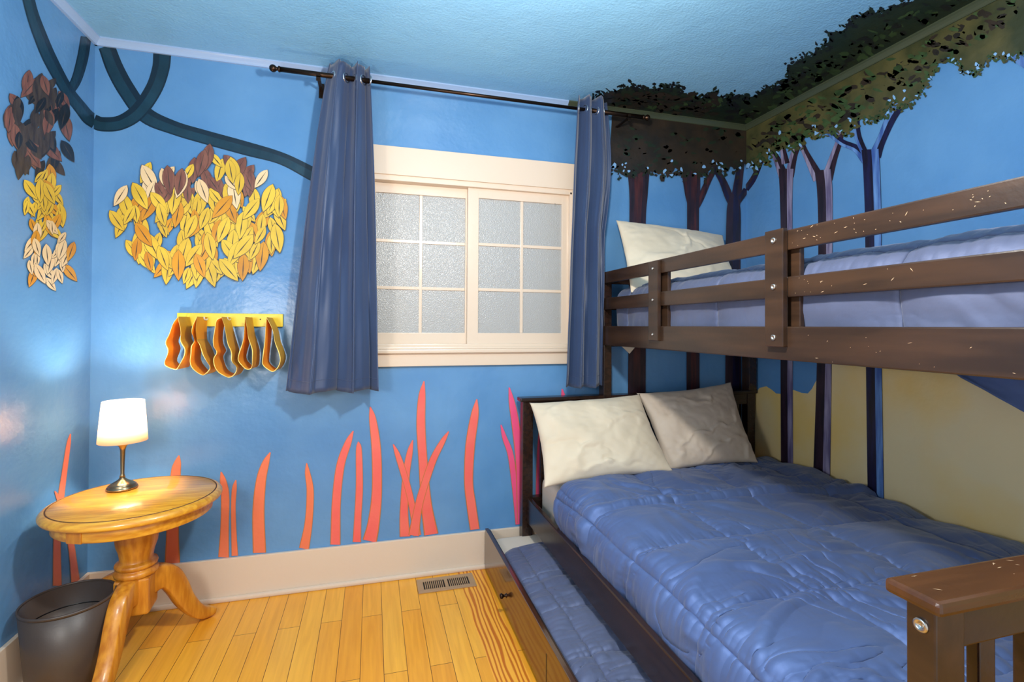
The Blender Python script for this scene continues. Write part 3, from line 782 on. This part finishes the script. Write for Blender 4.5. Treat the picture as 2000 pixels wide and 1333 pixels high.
# scratches in the worn finish: surface marks inside the rail's own mesh
rnd = random.Random(3)
def scratches(o, n, ax, val, b0, b1, c0, c1):
    bm = bmesh.new(); bm.from_mesh(o.data); o.data.materials.append(scratch)
    for _ in range(n):
        y, z = rnd.uniform(b0,b1), rnd.uniform(c0,c1); l = rnd.choice((.0012,.0015,.002,.003,.006)); a = rnd.uniform(-1,1)
        dy, dz = l*math.cos(a), l*math.sin(a); t = .0007
        q = [(-dy,-dz),(t*math.sin(a),-t),(dy,dz),(-t*math.sin(a),t)]; vs = []
        for u, v in q:
            p = Vector((0,0,0)); p[ax] = val; i, j = [k for k in range(3) if k != ax]; p[i] = y+u; p[j] = z+v
            vs.append(bm.verts.new(p-bed.location))
        bm.faces.new(vs).material_index = 1
    bm.to_mesh(o.data); bm.free()
scratches(gr1, 44, 0, UX-.0004, -2.0, -1.36, 1.497, 1.548)
scratches(gr2, 18, 0, UX-.0004, -2.0, -1.36, 1.354, 1.408)
scratches(usr, 16, 0, UX-.0024, -2.0, -1.36, 1.166, 1.256)
scratches(caps['footboard'], 12, 2, .8884, 1.93, 2.2, -2.065, -2.01)

# ------------------------------------------------------------------ bedding
def clothgrid(name, P, nu, nv, m, parent=None, thick=0):
    bm = bmesh.new(); G = [[bm.verts.new(P(i/nu, j/nv)) for i in range(nu+1)] for j in range(nv+1)]
    for j in range(nv):
        for i in range(nu): bm.faces.new((G[j][i], G[j][i+1], G[j+1][i+1], G[j+1][i])).smooth = True
    o = finish(name, bm, m, parent, recalc=False)
    if thick:
        s = o.modifiers.new('thickness', 'SOLIDIFY'); s.thickness = thick; s.offset = -1
    return o
def mattress(name, label, x0, x1, y0, y1, z0, z1, m):
    o = box(name, x0, x1, y0, y1, z0, z1, m, None, .045, 5)
    o.data.polygons.foreach_set('use_smooth', [True]*len(o.data.polygons))
    return tag(o, label, 'mattress')
mattress('mattress', 'wide mattress in a cream fitted sheet on the lower bed', 2.016, 3.330, -2.005, -.112, .270, .484, sheet_m)
mattress('mattress', 'narrow mattress in a cream fitted sheet on the upper bunk', 2.436, 3.335, -2.005, -.122, 1.184, 1.425, sheet_m)
mattress('mattress', 'low mattress in a white sheet on the pulled-out trundle', 1.772, 2.75, -1.95, -.062, .030, .176, sheet_m)

def ridge(x, y, z, w):
    "thin raised creases where the noise crosses zero"
    t = max(0, 1-abs(noise.noise(Vector((x, y, z))))/w)
    return t*t*(3-2*t)
def quilt(s, y, SU, SV, ou, ov, A, seed, wr=1.):
    "height of a box-quilted comforter with gathered seams; s across, y along"
    js = .016*noise.noise(Vector((s*3, y*3, seed))); jy = .016*noise.noise(Vector((s*3, y*3, seed+9)))
    du = abs(((s-ou+js)/SU+.5) % 1-.5)*SU; dv = abs(((y-ov+jy)/SV+.5) % 1-.5)*SV
    d = min(du, dv)
    h = A*(1-math.exp(-(d/.06)**1.2))-A*.65*math.exp(-(d/.0055)**2)
    gu = math.exp(-du/.075)*(.4+1.2*max(0, noise.noise(Vector((s*2, y*2.6, seed+3)))+.25))
    gv = math.exp(-dv/.065)*(.4+1.2*max(0, noise.noise(Vector((s*2.6, y*2, seed+5)))+.25))
    h += wr*.0085*gu*(noise.noise(Vector((s*7+3, y*44, seed)))+.5*noise.noise(Vector((s*12, y*90, seed))))
    h += wr*.0085*gv*(noise.noise(Vector((s*44, y*7+9, seed+4)))+.5*noise.noise(Vector((s*90, y*12, seed+4))))
    a = fbm(s*1.7+seed, y*1.7, 5, 2); b = fbm(s*1.7, y*1.7+seed, 11, 2)
    m1 = max(0, min(1, .5+1.8*noise.noise(Vector((s*1.9, y*1.9, seed+21))))); m2 = 1-m1
    # long soft folds, then crisp creases in two drifting directions
    h += wr*.009*noise.noise(Vector((s*4+a*2.5, y*7+b*2.5, seed+2)))
    h += wr*.0105*m1*ridge(s*2.2+y*3.2+a*2.2, y*5.6-s*2.6+b*2.2, seed+8, .34)
    h += wr*.0095*m2*ridge(s*5+y*2+b*2.4, y*2.2-s*1.4+a*2.4, seed+14, .32)
    h -= wr*.0050*ridge(s*4-y*2.6+a*3, y*4+s*3.2+b*3, seed+30, .10)*(m1 if d > .02 else 0)
    return h
def comforter(name, label, path, ystart, yend, nu, nv, SU, SV, ou, ov, A, seed, m, extra=None, thick=.012, wr=1., drop0=.45, dropw=.16):
    path = [np.array(p, float) for p in path]; path = spline(path, 10)
    L_ = [0]
    for a, b in zip(path, path[1:]): L_.append(L_[-1]+float(np.linalg.norm(b-a)))
    L_ = np.array(L_); X = np.array([p[0] for p in path]); Z = np.array([p[1] for p in path]); T = L_[-1]
    def P(u, v):
        s = u*T; x = float(np.interp(s, L_, X)); z = float(np.interp(s, L_, Z))
        x2 = float(np.interp(min(T, s+.02), L_, X))-float(np.interp(max(0, s-.02), L_, X)); z2 = float(np.interp(min(T, s+.02), L_, Z))-float(np.interp(max(0, s-.02), L_, Z))
        n = Vector((-z2, 0, x2)).normalized()
        y0 = ystart(x, s, T); y = y0+(yend-y0)*v
        h = quilt(s, y, SU, SV, ou, ov, A, seed, wr)
        edge = min(1, (y0-y)/.03+.0); h = h*edge-.010*(1-edge)
        h *= drop0+(1-drop0)*min(1, s/dropw)
        if extra: h += extra(x, y, s, T)
        return Vector((x, y, z))+n*h
    o = clothgrid(name, P, nu, nv, m, None, thick)
    return tag(o, label, 'comforter')
# lower bed
def ys_low(x, s, T):
    t = max(0, min(1, (x-1.99)/(3.33-1.99)))
    base = -.395+.165*t**1.4
    return base-.13*math.exp(-s/.10)+.008*math.sin(s*9)
def ex_low(x, y, s, T):
    # folded-back double layer down to y = -.80, with a rolled edge
    yy = -.82+.05*math.sin(s*2.1)-.03*(x-2.6)
    d = (y-yy)
    step = .022/(1+math.exp(-d/.008)); roll = .010*math.exp(-((d-.03)/.03)**2); crease = -.012*math.exp(-(d/.011)**2)
    fade = min(1, max(0, (s-.02)/.1))
    low = -.010*max(0, min(1, (y+.35)/.2))
    # folds of the drop gather down the bed side
    dr = math.exp(-max(0, s-.05)/.09)
    g = dr*.008*(noise.noise(Vector((y*22, s*3, 1)))+.4*noise.noise(Vector((y*50, s*5, 7))))
    far = .010*noise.noise(Vector((x*6+y*9, y*2, 44)))*max(0, min(1, (x-2.75)/.3))
    return (step+roll+crease)*fade+g+low+far
comforter('comforter', 'navy quilted comforter covering the wide lower bed', [(1.994,.345),(1.992,.40),(1.998,.450),(2.020,.488),(2.07,.507),(2.3,.513),(2.7,.508),(3.0,.503),(3.20,.500),(3.30,.492),(3.345,.470)],
          ys_low, -2.000, 400, 500, .375, .363, .135, -1.09+.363*4, .019, 3.3, navy, ex_low)
# upper bunk
def ex_up(x, y, s, T):
    dr = math.exp(-max(0, s-.10)/.10)
    return dr*.005*(noise.noise(Vector((y*7, s*16, 4)))+.4*noise.noise(Vector((y*26, s*6, 9))))
comforter('comforter', 'slate-navy quilted comforter on the upper bunk behind the guard rails', [(2.424,1.225),(2.422,1.29),(2.422,1.37),(2.428,1.415),(2.455,1.443),(2.52,1.462),(2.8,1.470),(3.1,1.466),(3.25,1.455),(3.315,1.42)],
          lambda x, s, T: -.172-.02*math.exp(-s/.1), -2.0, 190, 400, .30, .34, .24, -.30, .013, 8.8, navy2, ex_up, wr=.5, drop0=.4, dropw=.2)
# corner of that comforter hanging below the bunk near the wall
def tail(u, v):
    y = -1.10-.62*u; top = 1.158
    prof = [0,.045,.085,.115,.145,.175,.20,.205,.15,.07,.0]
    d = float(np.interp(u, np.linspace(0,1,11), prof))
    x = 3.325-.035*u-.02*v+.008*math.sin(v*9+u*4)*v+.004*noise.noise(Vector((u*8, v*6, 2)))
    return Vector((x, y, top-d*v))
o = clothgrid('comforter_tail', tail, 50, 24, navy, None, .006)
up = [q for q in bpy.data.objects if q.name.startswith('comforter.001')][0]
adopt(o, up); o['label'] = 'corner of the comforter hanging below the bunk by the wall'
# trundle
def ex_tr(x, y, s, T):
    return .010*math.exp(-((y+.60)/.02)**2)*-1+.006*noise.noise(Vector((x*12, y*6, 5)))
comforter('comforter', 'slate-navy comforter rumpled on the low trundle mattress', [(1.770,.10),(1.768,.15),(1.778,.182),(1.81,.196),(1.9,.202),(2.0,.202),(2.12,.200),(2.26,.196)],
          lambda x, s, T: -.275+.03*max(0, min(1,(x-1.77)/.2))-.05*math.exp(-s/.06), -1.9, 150, 460, .17, .27, .16, -.55, .012, 5.6, navy2, ex_tr, wr=1.25, thick=.008)

# ------------------------------------------------------------------ trundle
tr = thing('trundle_drawer', 'dark trundle bed drawer rolled out along the lower bed', 'trundle', (1.9,-1.0,0))
bm = bmesh.new(); addbox(bm, 1.740, 1.758, -1.99, -.044, .014, .216, .0025)
finish('front_panel', bm, lacquer, tr); 
box('slot_shade_strip', 1.7393, 1.742, -.990, -.982, .030, .165, blackin, [c for c in tr.children][0], 0)  # thin dark strip on the panel paints the shade of a slot
box('base_board', 1.76, 2.76, -1.96, -.056, .012, .026, espresso, tr, .001)
box('front_batten', 1.758, 1.766, -1.98, -.05, .03, .21, espresso, tr, .001)
for y in (-.47, -1.47):
    lathe('knob', [(.001,-.030),(.008,-.029),(.0115,-.024),(.0115,-.019),(.007,-.014),(.005,-.009),(.006,-.004),(.010,-.001),(.010,.001)], (1.740,y,.092), bronze, tr, 20, 'X')

# ------------------------------------------------------------------ pillows
def pillow(name, label, TL, TR, BR, BL, T, m, seed, group=None, nrm=None, sag=.05, horn=.0, nu=90, nv=66):
    TL, TR, BR, BL = map(Vector, (TL, TR, BR, BL))
    n0 = ((TR-TL).cross(BL-TL)).normalized()*-1
    if n0.y > 0: n0 = -n0
    bm = bmesh.new(); sides = []
    for sd in (1, -1):
        G = []
        for j in range(nv+1):
            row = []
            for i in range(nu+1):
                u, v = i/nu, j/nv
                # edges pull in between the pointed corners
                pu = u+(.5-u)*sag*2*(math.sin(math.pi*v)**.7)*abs(2*u-1)**1.5
                pv = v+(.5-v)*sag*2*(math.sin(math.pi*u)**.7)*abs(2*v-1)**1.5
                p = TL*(1-pu)*(1-pv)+TR*pu*(1-pv)+BR*pu*pv+BL*(1-pu)*pv
                a = (1-abs(2*u-1)**2.2)*(1-abs(2*v-1)**2.2)
                h = T*.5*max(0, a)**.52
                if 0 < i < nu and 0 < j < nv:
                    q = fbm(u*3+seed, v*3, seed)
                    w = noise.noise(Vector((u*9+q*2, v*6-q*2, seed+sd)))
                    h += a**.4*(.012*q+.004*(abs(w)-.2))-.005*a**.3*ridge(u*1.6-v*2.2+q*.4, v*1.2+seed, seed+6, .06)+.009*a**.3*ridge(u*1.2+v*2.6+q*.5, v*.8-u*1.5, seed+16, .16)
                    corner = math.exp(-min(math.hypot(u-cu, v-cv) for cu in (0,1) for cv in (0,1))/.25)
                    h += .010*corner*noise.noise(Vector((u*18+v*8, v*18-u*8, seed)))*a**.4
                row.append((p+n0*h*sd))
            G.append(row)
        sides.append(G)
    V0 = [[bm.verts.new(p) for p in r] for r in sides[0]]
    V1 = [[V0[j][i] if i in (0, nu) or j in (0, nv) else bm.verts.new(sides[1][j][i]) for i in range(nu+1)] for j in range(nv+1)]
    for Vv, fl in ((V0, 0), (V1, 1)):
        for j in range(nv):
            for i in range(nu):
                q = (Vv[j][i], Vv[j][i+1], Vv[j+1][i+1], Vv[j+1][i])
                f = bm.faces.new(q if not fl else q[::-1]); f.smooth = True
    o = finish(name, bm, m)
    return tag(o, label, 'pillow', group)
A_ = lambda x, y, d: at(x, y, 1, d)
pillow('pillow', 'cream pillow leaning on the headboard, nearer the curtain', A_(1034,787,-.150), A_(1250,770,-.150), A_(1316,922,-.44), A_(1062,954,-.44), .15, cream_f, 2.2, sag=.035)
pillow('pillow', 'taupe creased pillow leaning in the corner of the lower bed', A_(1243,768,-.135), A_(1428,746,-.135), A_(1482,905,-.36), A_(1300,924,-.38), .15, taupe_f, 6.1, sag=.045)
pillow('pillow', 'cream pillow propped against the wall on the upper bunk', A_(1203,430,-.07), A_(1412,460,-.08), A_(1440,560,-.37), A_(1232,572,-.35), .13, cream_f, 9.4, sag=.02)
# slipped sheet corner poking out under the upper bunk
bm = bmesh.new()
pts = [A_(1208,672,-.032), A_(1243,674,-.030), A_(1229,691,-.034)]
top = [p+Vector((0,0,.04)) for p in pts[:2]]
v = [bm.verts.new(p) for p in (top[0], top[1], pts[1], pts[2], pts[0])]; bm.faces.new(v)
o = finish('sheet_corner', bm, sheet_m); s = o.modifiers.new('thickness', 'SOLIDIFY'); s.thickness = .006
adopt(o, [q for q in bpy.data.objects if q.name == 'mattress.001'][0])

# ------------------------------------------------------------------ ceiling lamp that lights the room (above the frame)
cl = thing('ceiling_light', 'small pendant ceiling light hanging in the middle of the room', 'ceiling light', (1.58,-1.62,RH))
lathe('canopy', [(.001,2.499),(.055,2.499),(.050,2.482),(.001,2.478)], (1.58,-1.62,0), steel, cl, 32)
tube('cord', [(1.58,-1.62,2.48),(1.58,-1.62,2.14)], .003, blackp, cl, 8)
lathe('bulb_socket', [(.001,2.15),(.016,2.145),(.018,2.09),(.001,2.088)], (1.58,-1.62,0), steel, cl, 20)
fl = thing('added_fill_stand', 'added fill lamp on a slim stand by the left wall, out of view', 'lamp', (.36,-1.95,0))  # invented stand for the added fill light
lathe('base', [(.001,0),(.12,0),(.12,.015),(.02,.025),(.001,.025)], (.36,-1.95,0), steel, fl, 32)
tube('pole', [(.36,-1.95,.02),(.36,-1.95,1.12)], .010, steel, fl, 12)
